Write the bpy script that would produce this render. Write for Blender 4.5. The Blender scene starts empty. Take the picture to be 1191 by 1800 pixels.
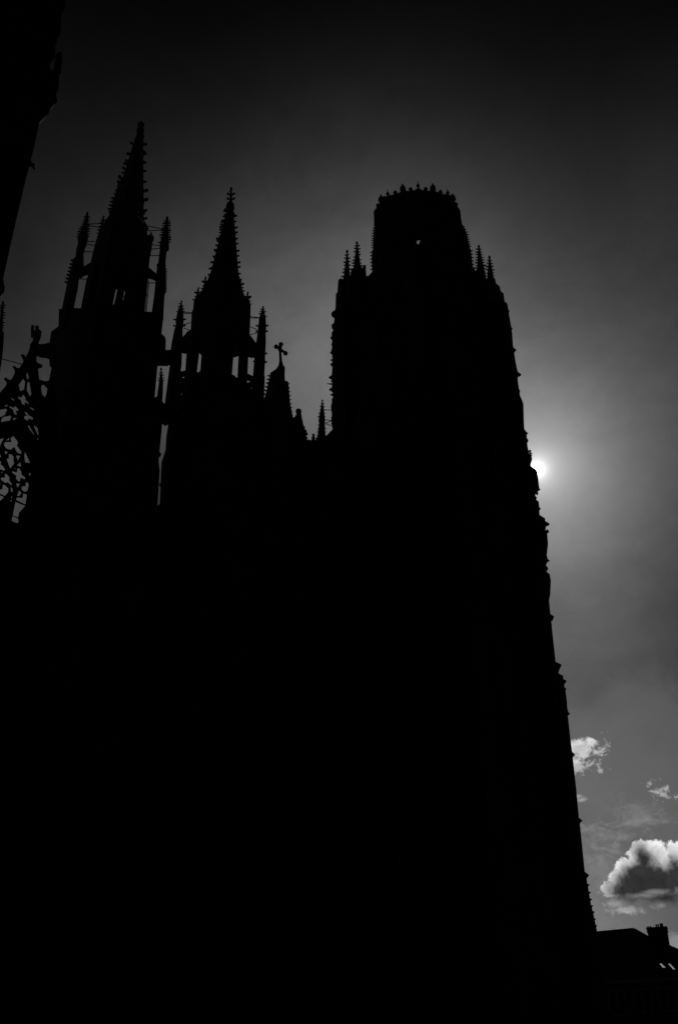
import bpy, math, random
from mathutils import Vector, Matrix
random.seed(7)
R = math.radians
sc = bpy.context.scene
C = sc.collection

# ------------------------------------------------------------------ camera
FPX = 1750.0                      # 35 mm lens on a 36 mm high frame of 1800 px
ELEV = math.atan(FPX / 2818.0)    # verticals meet above the frame
ROLL = math.atan(40.5 / 2818.0)
CAM = Vector((0, 0, 1.6))
fw = Vector((0, math.cos(ELEV), math.sin(ELEV)))
r0 = Vector((1, 0, 0)); u0 = r0.cross(fw)
rt = r0 * math.cos(ROLL) - u0 * math.sin(ROLL)
up = u0 * math.cos(ROLL) + r0 * math.sin(ROLL)
cd = bpy.data.cameras.new('camera'); cam = bpy.data.objects.new('camera', cd); C.objects.link(cam)
cd.sensor_fit = 'VERTICAL'; cd.sensor_height = 36; cd.lens = 35.0
cd.clip_start = 0.1; cd.clip_end = 6000
cam.matrix_world = Matrix.Translation(CAM) @ Matrix((rt, up, -fw)).transposed().to_4x4()
sc.camera = cam

def ray(px, py):                  # direction towards a point of the 1191x1800 photograph
    return fw * FPX + rt * (px - 595.5) + up * (900 - py)
def onY(px, py, Y):
    d = ray(px, py); return CAM + d * ((Y - CAM.y) / d.y)
def mpp(P):                       # metres per photo pixel at a point
    return (P - CAM).dot(fw) / FPX

# ------------------------------------------------------------------ sun, sky
sd = ray(943, 825).normalized()
SUN_EL = math.asin(sd.z); SUN_AZ = math.atan2(sd.x, sd.y)
ld = bpy.data.lights.new('sun', 'SUN'); ld.energy = 2.0; ld.angle = R(0.53); ld.color = (1, 0.99, 0.97)
lo = bpy.data.objects.new('sun', ld); C.objects.link(lo)
lo.rotation_euler = (-sd).to_track_quat('-Z', 'Y').to_euler(); lo.location = (20, -10, 90)
sc.view_settings.view_transform = 'Standard'; sc.view_settings.look = 'None'
EXPO = -2.5                       # exposed for the sun: everything against it goes black
sc.view_settings.exposure = EXPO; sc.view_settings.gamma = 1.0

w = bpy.data.worlds.new('World'); sc.world = w; w.use_nodes = True
NT = w.node_tree; NT.nodes.clear()
def nn(t, **k):
    n = NT.nodes.new(t)
    for a, b in k.items(): setattr(n, a, b)
    return n
def lk(a, b): NT.links.new(a, b)
def mth(op, a, b=None, c=None, clamp=False):
    n = nn('ShaderNodeMath', operation=op, use_clamp=clamp)
    for i, x in enumerate((a, b, c)):
        if x is None: continue
        if isinstance(x, (int, float)): n.inputs[i].default_value = x
        else: lk(x, n.inputs[i])
    return n.outputs[0]
def vmt(op, a, b=None, out=0, scale=None):
    n = nn('ShaderNodeVectorMath', operation=op)
    for i, x in enumerate((a, b)):
        if x is None: continue
        if isinstance(x, (tuple, Vector)): n.inputs[i].default_value = tuple(x)
        else: lk(x, n.inputs[i])
    if scale is not None: n.inputs['Scale'].default_value = scale
    return n.outputs[out]
def sstep(x, a, b):
    n = nn('ShaderNodeMapRange', interpolation_type='SMOOTHSTEP')
    lk(x, n.inputs[0]); n.inputs[1].default_value = a; n.inputs[2].default_value = b
    return n.outputs[0]
def noise(vec, scale, detail=8, rough=.55, dist=0):
    n = nn('ShaderNodeTexNoise'); lk(vec, n.inputs['Vector'])
    n.inputs['Scale'].default_value = scale; n.inputs['Detail'].default_value = detail
    n.inputs['Roughness'].default_value = rough; n.inputs['Distortion'].default_value = dist
    return n.outputs['Fac']
D = nn('ShaderNodeTexCoord').outputs['Generated']
sky = nn('ShaderNodeTexSky', sky_type='NISHITA', sun_disc=False)
sky.sun_elevation = SUN_EL; sky.sun_rotation = SUN_AZ
sky.air_density = 1.0; sky.dust_density = 2.0; sky.ozone_density = 1.0
bw = nn('ShaderNodeSeparateColor'); lk(sky.outputs[0], bw.inputs[0])
NSK = bw.outputs[0]               # a red filter: the sky's red channel only
# sky brightness round the sun and thin veil, with lens vignetting painted in
def gauss(c, sig):                # sig in radians
    d = vmt('DISTANCE', D, c, out=1)
    return mth('EXPONENT', mth('MULTIPLY', mth('MULTIPLY', d, d), -1.0 / sig ** 2))
def expo(c, wd):
    return mth('EXPONENT', mth('MULTIPLY', vmt('DISTANCE', D, c, out=1), -1.0 / wd))
SKY_LOBES = [((600, 600), 0.16, 0.009845, 'g'),
             ((943, 600), 0.25, 0.000838, 'g'),
             ((943, 1100), 0.16, 0.002535, 'g'),
             ((600, 300), 0.16, 0.000607, 'g'),
             ((943, 825), 0.1, 0.003216, 'g'),
             ((250, 600), 0.16, 0.004176, 'g'),
             ((1250, 600), 0.16, 0.001036, 'g'),
             ((943, 1400), 0.1, 0.003111, 'g'),
             ((943, 825), 0.25, 0.000139, 'g'),
             ((1250, 300), 0.16, 0.000287, 'g'),
             ((1250, 300), 0.1, 0.000821, 'g'),
             ((-100, 300), 0.16, 0.001848, 'g'),
             ((250, 600), 0.1, 0.004272, 'g'),
             ((1250, 825), 0.16, 0.000465, 'g'),
             ((1250, 1400), 0.1, 0.001303, 'g'),
             ((943, 1700), 0.1, 0.007464, 'g'),
             ((943, 300), 0.16, 0.000024, 'g'),
             ((-100, 825), 0.1, 0.016568, 'g'),
             ((943, 1700), 0.16, 0.001523, 'g'),
             ((1250, 1700), 0.16, 0.003691, 'g')]
def lobe_dir(p): return ray(*p).normalized()
acc = None
for (p, sg, amp, kind) in SKY_LOBES:
    t = mth('MULTIPLY', (gauss if kind == 'g' else expo)(lobe_dir(p), sg), amp)
    acc = t if acc is None else mth('ADD', acc, t)
acc = mth('ADD', acc, 0.00003)
base = mth('MULTIPLY', NSK, acc)
# soft streaks of the veil
n1 = noise(vmt('MULTIPLY', D, (1.0, 1.0, 1.6)), 3.2, 5, .5, .6)
n2 = noise(vmt('MULTIPLY', D, (1.0, 1.0, 1.8)), 9.0, 9, .62, 1.0); n3 = noise(D, 45.0, 6, .6, .4)
base = mth('MULTIPLY', base, mth('ADD', mth('MULTIPLY', n1, 0.34), mth('ADD', mth('MULTIPLY', n2, 0.50), mth('ADD', mth('MULTIPLY', n3, 0.26), 0.45))))
# sun disc and its aureole
sunv = mth('ADD', mth('MULTIPLY', gauss(sd, 0.0032), 30.0), mth('ADD', mth('MULTIPLY', expo(sd, 0.006), 1.5), mth('MULTIPLY', expo(sd, 0.032), .42)))
base = mth('ADD', base, sunv)
# clouds low on the right, in directions round their own centre
cc = ray(1100, 1480).normalized()
e1 = Vector((0, 0, 1)).cross(cc).normalized() * -1; e2 = cc.cross(e1) * -1
if e1.dot(rt) < 0: e1 = -e1
if e2.z < 0: e2 = -e2
q = vmt('DIVIDE', D, None); 
qn = q.node
dd = vmt('DOT_PRODUCT', D, cc, out=1)
cmb = nn('ShaderNodeCombineXYZ')
for i in range(3): lk(dd, cmb.inputs[i])
lk(cmb.outputs[0], qn.inputs[1])
front = mth('GREATER_THAN', dd, 0.5)
def ab(px, py):
    d = ray(px, py).normalized(); d = d / d.dot(cc); return d.dot(e1), d.dot(e2)
K = (Vector(ab(1101, 1480)) - Vector(ab(1100, 1480))).length     # tangent units per photo pixel
A = vmt('DOT_PRODUCT', q, e1, out=1); B = vmt('DOT_PRODUCT', q, e2, out=1)
nbig = noise(D, 26, 10, .62, .3); nmid = noise(D, 80, 9, .62, .4); nfin = noise(D, 190, 6, .65, .6); nwisp = noise(vmt('MULTIPLY', D, (1.0, 1.0, 1.7)), 52, 10, .68, .9); nsoft = noise(D, 14, 4, .5, .8)
def blob(px, py, rx, ry):         # depth inside an ellipse, in units of 20 photo pixels of sky
    a0, b0 = ab(px, py)
    x = mth('MULTIPLY', mth('SUBTRACT', A, a0), 1 / (rx * K)); y = mth('MULTIPLY', mth('SUBTRACT', B, b0), 1 / (ry * K))
    return mth('MULTIPLY', mth('SUBTRACT', 1.0, mth('SQRT', mth('ADD', mth('MULTIPLY', x, x), mth('MULTIPLY', y, y)))), min(rx, ry) / 20.0)
def union(bl):
    v = bl[0]
    for b_ in bl[1:]: v = mth('MAXIMUM', v, b_)
    return v
def rough_(v, nz, amp): return mth('ADD', v, mth('MULTIPLY', mth('SUBTRACT', nz, .5), amp))
def over(bg, val, alpha):
    alpha = mth('MULTIPLY', alpha, front)
    return mth('ADD', mth('MULTIPLY', bg, mth('SUBTRACT', 1.0, alpha)), mth('MULTIPLY', alpha, val))
def tone(nz, lo_, hi): return mth('ADD', mth('MULTIPLY', mth('SUBTRACT', nz, .3), (hi - lo_) / .4), lo_, None)
# veil with a curved upper edge
veil = sstep(rough_(rough_(blob(1150, 1370, 185, 215), nsoft, 7.0), nbig, 3.0), -.3, 3.4)
base = over(base, 0.15, mth('MULTIPLY', veil, .38))
thin = union([blob(1040, 1455, 30, 10), blob(1095, 1448, 24, 6), blob(1050, 1505, 34, 8), blob(1080, 1470, 36, 9), blob(1056, 1468, 20, 12), blob(1064, 1490, 26, 9), blob(1160, 1444, 26, 7)])
base = over(base, 0.32, mth('MULTIPLY', sstep(rough_(rough_(thin, nmid, 2.2), nwisp, 2.8), -.3, 1.1), .6))
base = over(base, 0.22, mth('MULTIPLY', sstep(rough_(rough_(union([blob(1060, 1540, 66, 100), blob(1120, 1430, 80, 50)]), nwisp, 8), nbig, 4), .8, 3.8), .6))
base = over(base, 0.42, mth('MULTIPLY', sstep(rough_(union([blob(1015, 1400, 9, 4), blob(1022, 1406, 9, 4)]), nmid, .6), -.1, .2), .7))
puff = union([blob(1018, 1316, 26, 20), blob(1034, 1308, 16, 12), blob(1004, 1325, 20, 18)])
tail = union([blob(1018, 1350, 22, 18), blob(1054, 1352, 14, 14), blob(1038, 1344, 24, 10), blob(1058, 1292, 8, 14), blob(1044, 1286, 10, 3)])
arm = union([blob(1050, 1322, 12, 6), blob(1060, 1318, 10, 5), blob(1066, 1312, 5, 6)])
base = over(base, 0.52, mth('MULTIPLY', sstep(rough_(rough_(tail, nfin, 2.6), nmid, 2.6), 0.15, .95), .85))
base = over(base, 0.56, mth('MULTIPLY', sstep(rough_(arm, nfin, 2.2), -.1, .4), .85))
base = over(base, tone(nmid, .38, .88), mth('MULTIPLY', sstep(rough_(rough_(puff, nmid, 1.6), nfin, 1.0), -.05, .35), .95))
hol = blob(1012, 1332, 9, 7)
base = over(base, 0.10, mth('MULTIPLY', sstep(rough_(hol, nfin, 1.8), 0, .5), .8))
wsp = union([blob(1156, 1394, 18, 12), blob(1170, 1388, 10, 9), blob(1141, 1381, 4, 11), blob(1147, 1373, 8, 3), blob(1184, 1401, 5, 4)])
base = over(base, 0.46, mth('MULTIPLY', sstep(rough_(rough_(wsp, nfin, 2.6), nwisp, 2.0), 0.05, .75), .85))
low = union([blob(1082, 1588, 17, 8), blob(1100, 1600, 26, 8), blob(1068, 1601, 10, 4), blob(1158, 1588, 16, 7)])
base = over(base, tone(nmid, .24, .5), mth('MULTIPLY', sstep(rough_(rough_(low, nmid, 1.4), nfin, .5), -.15, .35), .85))
base = over(base, 0.26, mth('MULTIPLY', sstep(rough_(union([blob(1188, 1660, 20, 26), blob(1190, 1570, 14, 20)]), nmid, 1.6), -.1, .5), .8))
big = union([blob(1132, 1512, 33, 36), blob(1150, 1510, 30, 33), blob(1190, 1520, 32, 40), blob(1172, 1525, 30, 36), blob(1104, 1534, 26, 28), blob(1085, 1548, 20, 21), blob(1068, 1562, 18, 15), blob(1052, 1569, 12, 7), blob(1130, 1550, 52, 26), blob(1160, 1560, 46, 20), blob(1070, 1574, 28, 8)])
bigd = rough_(rough_(rough_(big, nbig, .8), nmid, 1.3), nfin, .9)
base = over(base, 0.13, mth('MULTIPLY', sstep(rough_(blob(1130, 1572, 80, 26), nmid, 1.6), -.1, .9), .8))
mr = nn('ShaderNodeMapRange'); lk(B, mr.inputs[0]); mr.inputs[1].default_value = ab(1100, 1592)[1]; mr.inputs[2].default_value = ab(1100, 1520)[1]; mr.inputs[3].default_value = .3; mr.inputs[4].default_value = 1.0
deep = mth('SUBTRACT', 1.0, mth('MULTIPLY', sstep(bigd, .25, 1.7), .55))
base = over(base, mth('MULTIPLY', mth('MULTIPLY', tone(rough_(nmid, nfin, .5), .46, 1.0), deep), mr.outputs[0]), sstep(mth('ADD', bigd, mth('MULTIPLY', mth('SUBTRACT', mr.outputs[0], 1.0), .35)), -.04, .26))
notch = union([blob(1166, 1512, 7, 17), blob(1160, 1500, 12, 10)])
core = union([blob(1130, 1544, 38, 36), blob(1116, 1554, 36, 26), blob(1152, 1550, 46, 32), blob(1130, 1515, 20, 30), blob(1195, 1540, 34, 28), blob(1186, 1520, 12, 14), blob(1168, 1578, 30, 12), blob(1096, 1562, 26, 16)])
cored = rough_(rough_(mth('SUBTRACT', core, mth('MULTIPLY', sstep(notch, -.2, .5), .8)), nbig, 1.6), nmid, 1.7)
base = over(base, mth('ADD', mth('MULTIPLY', sstep(nmid, .3, .7), .012), .013), mth('MULTIPLY', sstep(cored, -.55, .75), .97))
under = union([blob(1128, 1574, 24, 4), blob(1150, 1568, 20, 4)])
base = over(base, 0.3, mth('MULTIPLY', sstep(rough_(under, nmid, .7), -.15, .3), .6))
val = mth('MULTIPLY', base, 10.0 * 2 ** -EXPO)     # the strengths above are as they show in the picture
rgb = nn('ShaderNodeCombineColor')
for i in range(3): lk(val, rgb.inputs[i])
bg = nn('ShaderNodeBackground'); lk(rgb.outputs[0], bg.inputs[0]); bg.inputs[1].default_value = 0.1
out = nn('ShaderNodeOutputWorld'); lk(bg.outputs[0], out.inputs[0])

# ------------------------------------------------------------------ materials
def stone(name, lo_, hi, scale, rough=.9, bump=.4, brick=None):
    m = bpy.data.materials.new(name); m.use_nodes = True; t = m.node_tree; b = t.nodes['Principled BSDF']
    tc = t.nodes.new('ShaderNodeTexCoord'); n = t.nodes.new('ShaderNodeTexNoise')
    n.inputs['Scale'].default_value = scale; n.inputs['Detail'].default_value = 8
    t.links.new(tc.outputs['Object'], n.inputs['Vector'])
    cr = t.nodes.new('ShaderNodeValToRGB'); cr.color_ramp.elements[0].color = (lo_,) * 3 + (1,); cr.color_ramp.elements[1].color = (hi,) * 3 + (1,)
    cr.color_ramp.elements[0].position = .3; cr.color_ramp.elements[1].position = .7
    t.links.new(n.outputs['Fac'], cr.inputs[0]); t.links.new(cr.outputs[0], b.inputs['Base Color'])
    b.inputs['Roughness'].default_value = rough
    bp = t.nodes.new('ShaderNodeBump'); bp.inputs['Strength'].default_value = bump; bp.inputs['Distance'].default_value = .05
    n2 = t.nodes.new('ShaderNodeTexNoise'); n2.inputs['Scale'].default_value = scale * 6; n2.inputs['Detail'].default_value = 6
    t.links.new(tc.outputs['Object'], n2.inputs['Vector']); t.links.new(n2.outputs['Fac'], bp.inputs['Height'])
    t.links.new(bp.outputs[0], b.inputs['Normal'])
    if 'Specular IOR Level' in b.inputs: b.inputs['Specular IOR Level'].default_value = .2
    return m
M = dict(
    stone=stone('sooty_limestone', .06, .13, .5), carved=stone('carved_limestone', .07, .15, 1.5),
    iron=stone('iron', .03, .05, 4, .6), glass=stone('leaded_glass', .02, .03, 3, .15, .05),
    slate=stone('roof_slate', .04, .08, 2, .5), plaster=stone('house_render', .12, .2, .6),
    wood=stone('painted_wood', .4, .5, 2, .6), brick=stone('chimney_brick', .12, .2, 3),
    pot=stone('clay_pot', .15, .2, 3), paving=stone('stone_paving', .05, .08, .3), asphalt=stone('asphalt', .04, .06, .8))
pane = bpy.data.materials.new('skylight_pane'); pane.use_nodes = True
pb = pane.node_tree.nodes['Principled BSDF']; pb.inputs['Base Color'].default_value = (.8, .8, .8, 1); pb.inputs['Roughness'].default_value = .03; pb.inputs['Metallic'].default_value = 1
M['pane'] = pane

# ------------------------------------------------------------------ mesh helpers
class MB:
    def __init__(s): s.v = []; s.f = []
    def add(s, vs, fs):
        o = len(s.v); s.v += [tuple(x) for x in vs]; s.f += [tuple(i + o for i in f) for f in fs]
    def rings(s, rings, cap=True):
        n = len(rings[0]); vs = [p for r_ in rings for p in r_]; fs = []
        for k in range(len(rings) - 1):
            for i in range(n):
                j = (i + 1) % n
                fs.append((k * n + i, k * n + j, (k + 1) * n + j, (k + 1) * n + i))
        if cap:
            fs.append(tuple(range(n))[::-1]); fs.append(tuple((len(rings) - 1) * n + i for i in range(n)))
        s.add(vs, fs)
    def octa(s, c, a, b=None, up_=Vector((0, 0, 1))):
        b = b or a; c = Vector(c); n = 6
        rs = []
        for z, r_ in ((-b, a * .25), (-b * .5, a * .85), (b * .2, a), (b * .8, a * .55), (b, a * .1)):
            rs.append([c + Vector((r_ * math.cos(k * 2 * math.pi / n), r_ * math.sin(k * 2 * math.pi / n), z)) for k in range(n)])
        s.rings(rs)
    def tube(s, a, b, r, n=6, r2=None):
        a = Vector(a); b = Vector(b); d = (b - a).normalized(); x = d.orthogonal().normalized(); y = d.cross(x)
        s.rings([[p + (x * math.cos(k * 2 * math.pi / n) + y * math.sin(k * 2 * math.pi / n)) * q_ for k in range(n)] for p, q_ in ((a, r), (b, r if r2 is None else r2))])
    def path(s, pts, r, n=5):
        for a, b in zip(pts, pts[1:]): s.tube(a, b, r, n)
    def box(s, c, sx, sy, sz, ang=0):
        c = Vector(c); ca, sa = math.cos(ang), math.sin(ang)
        P = []
        for z in (0, sz):
            for x, y in ((-1, -1), (1, -1), (1, 1), (-1, 1)):
                X = x * sx / 2; Y = y * sy / 2
                P.append(c + Vector((X * ca - Y * sa, X * sa + Y * ca, z)))
        s.rings([P[:4], P[4:]])
    def crocket(s, p, o, r):      # a leaf hook: stem leaning out and a curled bud
        p = Vector(p); o = Vector(o).normalized(); q_ = p + o * r * .62 + Vector((0, 0, r * .05))
        s.tube(p - o * r * .4, q_, r * .5, 5, r * .34)
        s.octa(q_ + Vector((0, 0, r * .1)) + o * r * .1, r * .46, r * .56)
    def finial(s, p, r, h):       # stem, four leaves and a bud
        p = Vector(p); s.tube(p - Vector((0, 0, r)), p + Vector((0, 0, h)), r * .35, 5, r * .2)
        for k in range(4):
            a = k * math.pi / 2; o = Vector((math.cos(a), math.sin(a), 0))
            s.tube(p + Vector((0, 0, h * .3)), p + o * r * 1.1 + Vector((0, 0, h * .42)), r * .25, 4)
            s.octa(p + o * r * 1.1 + Vector((0, 0, h * .45)), r * .38, r * .4)
        s.octa(p + Vector((0, 0, h * .9)), r * .5, r * .8)
    def build(s, name, mat, parent=None, root=None):
        me = bpy.data.meshes.new(name); L = root.location if root else Vector((0, 0, 0))
        me.from_pydata([tuple(Vector(x) - L) for x in s.v], [], s.f); me.validate(); me.update()
        me.materials.append(M[mat])
        o = bpy.data.objects.new(name, me); C.objects.link(o)
        if parent: o.parent = parent
        import bmesh
        bm = bmesh.new(); bm.from_mesh(me); bmesh.ops.recalc_face_normals(bm, faces=bm.faces); bm.to_mesh(me); bm.free()
        return o

def plan_n(n): return [(math.cos(2 * math.pi * k / n), math.sin(2 * math.pi * k / n)) for k in range(n)]
def loft(mb, rows, Y, n=4, sq=1.0, plan=None, ground=False, crk=None, crs=4):
    """rows (py, xl, xr) from the top down; each a horizontal section whose outermost corners
    stand at those places of the facade seen from the square; crk {row: count} = crockets between row and row+1"""
    plan = plan or plan_n(n); rings = []
    for (py, xl, xr) in rows:
        P = onY((xl + xr) / 2, py, Y); h = (xr - xl) / 2 * mpp(P)
        rings.append([Vector((P.x + h * a, P.y + h * b * sq, P.z)) for a, b in plan])
    if ground: rings.append([Vector((p.x, p.y, -0.3)) for p in rings[-1]])
    mb.rings(rings)
    for i, cnt in (crk or {}).items():
        P = rings[i][0]; sz = crs * mpp(P)
        for k in range(len(plan)):
            a, b = rings[i][k], rings[i + 1][k]
            o = Vector((plan[k][0], plan[k][1] * sq, 0))
            for j in range(cnt):
                t_ = (j + .5 + (.35 if k % 2 else 0)) / cnt
                if random.random() < .04: continue
                mb.crocket(a.lerp(b, min(t_ + random.uniform(-.12, .12) / cnt, .98)), o, sz * random.uniform(.72, 1.2))
    return rings

# the west front runs away to the right at 45 degrees; s along it, t out of it
P1 = Vector((-12.2, 39.6, 0)); DV = Vector((math.sqrt(.5), math.sqrt(.5), 0)); NV = Vector((math.sqrt(.5), -math.sqrt(.5), 0))
def FP(s, t, z): return P1 + DV * s + NV * t + Vector((0, 0, z))
def onF(px, py, t=0):
    d = ray(px, py); return CAM + d * (((P1 + NV * t) - CAM).dot(NV) / d.dot(NV))
def panel(outline, holes, kind, off, thick, name, mat, parent, root):
    """a slab cut to an outline with real openings; kind 'F' = in the plane of the front at t=off, 'Y' = facing the square at y=off"""
    def uv(p):
        if kind == 'F':
            w_ = onF(p[0], p[1], off); return ((w_ - P1).dot(DV), w_.z)
        w_ = onY(p[0], p[1], off); return (w_.x, w_.z)
    cu = bpy.data.curves.new(name, 'CURVE'); cu.dimensions = '2D'; cu.fill_mode = 'BOTH'; cu.extrude = thick / 2
    for loop in [outline] + holes:
        sp = cu.splines.new('POLY'); sp.points.add(len(loop) - 1); sp.use_cyclic_u = True
        for i, p in enumerate(loop):
            a, b = uv(p); sp.points[i].co = (a, b, 0, 1)
    tmp = bpy.data.objects.new('tmp', cu); C.objects.link(tmp)
    dg = bpy.context.evaluated_depsgraph_get(); dg.update()
    me = bpy.data.meshes.new_from_object(tmp.evaluated_get(dg)); bpy.data.objects.remove(tmp)
    if kind == 'F': ax = DV; nz = NV; o0 = P1 + NV * off
    else: ax = Vector((1, 0, 0)); nz = Vector((0, -1, 0)); o0 = Vector((0, off, 0))
    L = root.location
    for v in me.vertices:
        x, y, z = v.co; v.co = o0 + ax * x + nz * z + Vector((0, 0, y)) - L
    me.name = name; me.materials.clear(); me.materials.append(M[mat])
    o = bpy.data.objects.new(name, me); C.objects.link(o); o.parent = parent
    return o

def pierce(objs, poly, Y, d0, d1):
    """cut an opening of the given outline through the listed meshes, along the line of sight from the square"""
    cx_ = sum(q_[0] for q_ in poly) / len(poly); cy_ = sum(q_[1] for q_ in poly) / len(poly)
    dr = ray(cx_, cy_).normalized(); c = MB(); P = [onY(x, y, Y) for x, y in poly]; pc = onY(cx_, cy_, Y)
    P = [p - dr * (p - pc).dot(dr) for p in P]
    c.rings([[p + dr * d_ for p in P] for d_ in (d0, d1)])
    cutter = c.build('cutter', 'stone')
    for ob in objs:
        md = ob.modifiers.new('b', 'BOOLEAN'); md.object = cutter; md.operation = 'DIFFERENCE'; md.solver = 'EXACT'
        dg = bpy.context.evaluated_depsgraph_get(); dg.update()
        me = bpy.data.meshes.new_from_object(ob.evaluated_get(dg)); ob.modifiers.clear(); nm = ob.data.name; ob.data = me; me.name = nm
    bpy.data.objects.remove(cutter)

def empty(name, loc, label, cat, group=None):
    o = bpy.data.objects.new(name, None); C.objects.link(o); o.location = loc
    o['label'] = label; o['category'] = cat
    if group: o['group'] = group
    return o

def arch_pts(c, ux, w_, h, n=10):   # pointed arch, c = middle of the sill
    r_ = w_; pts = [c - ux * w_ / 2, c - ux * w_ / 2 + Vector((0, 0, h - .87 * w_))]
    zc = h - .87 * w_
    for k in range(1, n + 1):
        a = R(60) * k / n; pts.append(c + ux * (w_ / 2 - r_ * math.cos(a)) + Vector((0, 0, zc + r_ * math.sin(a))))
    right = [c - (p - c).dot(ux) * ux + Vector((0, 0, (p - c).z)) for p in pts[:-1]]
    return pts + right[::-1]
def window_mb(c, ux, nz, w_, h, r_=.12, lights=2):
    m = MB(); pts = arch_pts(c + nz * .12, ux, w_, h)
    m.path(pts, r_); m.tube(pts[0], pts[-1], r_)
    m.path([p + (p - c - Vector((0, 0, h * .5))).normalized() * .28 + nz * .1 for p in pts], r_ * .8)
    for k in range(1, lights):
        x = -w_ / 2 + w_ * k / lights
        m.tube(c + ux * x + nz * .1, c + ux * x + nz * .1 + Vector((0, 0, h - .9 * w_)), r_ * .6)
    for k in range(lights):
        x = -w_ / 2 + w_ * (k + .5) / lights
        sub = arch_pts(c + ux * x + nz * .1, ux, w_ / lights, h - .62 * w_, 5); m.path(sub, r_ * .5, 4)
    cc_ = c + nz * .1 + Vector((0, 0, h - .48 * w_))
    ring = [cc_ + ux * math.cos(a) * w_ * .2 + Vector((0, 0, math.sin(a) * w_ * .2)) for a in [k * math.pi / 6 for k in range(13)]]
    m.path(ring, r_ * .5, 4)
    # glazing slab just proud of the wall
    fr = arch_pts(c + nz * .05, ux, w_, h); bk = [p - nz * .03 for p in fr]
    m.rings([fr, bk])
    # crocketed gable over it
    ap = c + nz * .2 + Vector((0, 0, h + w_ * .75)); 
    for sg in (-1, 1):
        ft = c + nz * .2 + ux * sg * (w_ * .72) + Vector((0, 0, h - .8 * w_)); m.tube(ft, ap, r_)
        for k in range(1, 6):
            p = ft.lerp(ap, k / 6); m.crocket(p, ux * sg + Vector((0, 0, .3)), .28)
    m.finial(ap, .2, .7)
    return m

# ------------------------------------------------------------------ ground
g = MB(); g.add([(-1500, -1500, 0), (1500, -1500, 0), (1500, 2500, 0), (-1500, 2500, 0)], [(0, 1, 2, 3)])
g = g.build('ground', 'asphalt'); g['kind'] = 'structure'
g = MB(); g.add([(-45, -30, .004), (45, -30, .004), (45, 90, .004), (-45, 90, .004)], [(0, 1, 2, 3)])
g = g.build('pavement', 'paving'); g['kind'] = 'structure'

# ------------------------------------------------------------------ cathedral
ca = empty('cathedral', tuple(FP(10, 0, 0)), 'black silhouetted gothic cathedral with crocketed spires, openwork gable and octagon crowned bell tower', 'cathedral')
def part(mb, name, mat, parent=None, label=None):
    o = mb.build(name, mat, parent or ca, ca)
    if label: o['label'] = label
    return o

# ---- nearer spired turret
T1 = onF(248, 213); Y1 = T1.y
m = MB()
R1 = [(600, 88, 290), (620, 88, 289), (630, 93, 281), (645, 91, 277), (668, 86, 275), (700, 85, 272), (724, 80, 272),
      (738, 77, 286), (762, 73, 284), (812, 63, 279), (830, 60, 281), (888, 49, 277), (920, 42, 272), (960, 34, 266)]
loft(m, R1, Y1, 4, 1.0, ground=True)
t1 = part(m, 'turret', 'stone', label='taller looking turret under the left spire')
# string courses and openings on the shaft
for (py, xl, xr) in ((640, 90, 278), (720, 79, 273), (800, 64, 281), (920, 41, 273)):
    m = MB(); loft(m, [(py - 3, xl, xr), (py - 1, xl - 3, xr + 3), (py + 2, xl - 2, xr + 2), (py + 5, xl, xr)], Y1); part(m, 'string_course', 'carved', t1)
o = panel([(105, 546), (129, 544), (268, 551), (287, 552), (283, 588), (291, 595), (290, 640), (88, 640), (88, 608), (91, 586), (104, 576)],
          [[(280, 610), (282.5, 610), (282.5, 613.5), (280, 613.5)], [(97, 590), (100, 590), (100, 592)]], 'Y', Y1, .25, 'gallery_wall', 'carved', t1, ca)
# spire
m = MB()
loft(m, [(232, 242, 251), (248, 236, 252), (395, 190.5, 253)], Y1, 8, crk={1: 9}, crs=6)
loft(m, [(214, 246.5, 250.5), (219, 243, 254), (223, 245, 252), (229, 240, 253.5), (234, 242, 252), (240, 240.5, 254), (247, 238, 252)], Y1, 8)
P = onY(248.5, 216, Y1)
for k in range(8):
    a = k * math.pi / 4; m.crocket(onY(248, 221, Y1), (math.cos(a), math.sin(a), .2), .2); m.crocket(onY(247, 233, Y1), (math.cos(a), math.sin(a), .2), .22)
sp1 = part(m, 'spire', 'carved', t1)
# lantern: upper solid drum, eight piers, inner stair core
m = MB()
loft(m, [(392, 189, 254), (400, 185, 257), (422, 172, 261), (449, 162, 264), (470, 158, 262), (500, 154, 257)], Y1, 8)
lan1 = part(m, 'lantern', 'carved', t1)
m = MB(); loft(m, [(500, 168, 245), (590, 158, 236)], Y1, 8); cor1 = part(m, 'stair_core', 'stone', t1)
ax = lambda py: 555 - 307 * (py + 1918) / 2133.0
prs1 = []
for k in range(8):
    a = k * math.pi / 4
    hw = 46.0
    P0 = onY(ax(500), 500, Y1); r_ = hw * mpp(P0)
    zc0 = onY(ax(600), 600, Y1).z
    x, y = P0.x + r_ * math.cos(a), P0.y + r_ * math.sin(a)
    m = MB()
    z2 = P0.z + .3
    m.rings([[Vector((x + d * math.cos(b), y + d * math.sin(b), z)) for b in [a + R(45) + q_ * math.pi / 2 for q_ in range(4)]] for z, d in ((zc0, .42), (zc0 + 1.5, .40), (z2, .34))])
    prs1.append(part(m, 'pier', 'carved', t1))
for poly in ([(203.8, 508), (206.6, 509), (203.5, 524), (200.6, 536), (198.6, 535), (201.2, 522)], [(218.6, 512), (220.2, 512), (217.6, 528), (216.2, 528)], [(197, 549), (199.8, 550), (199.5, 554), (196.8, 553)], [(213, 552), (214.2, 552), (213.4, 560), (212, 560)]):
    pierce([lan1, cor1] + prs1, poly, Y1, -9, 9)
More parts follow.
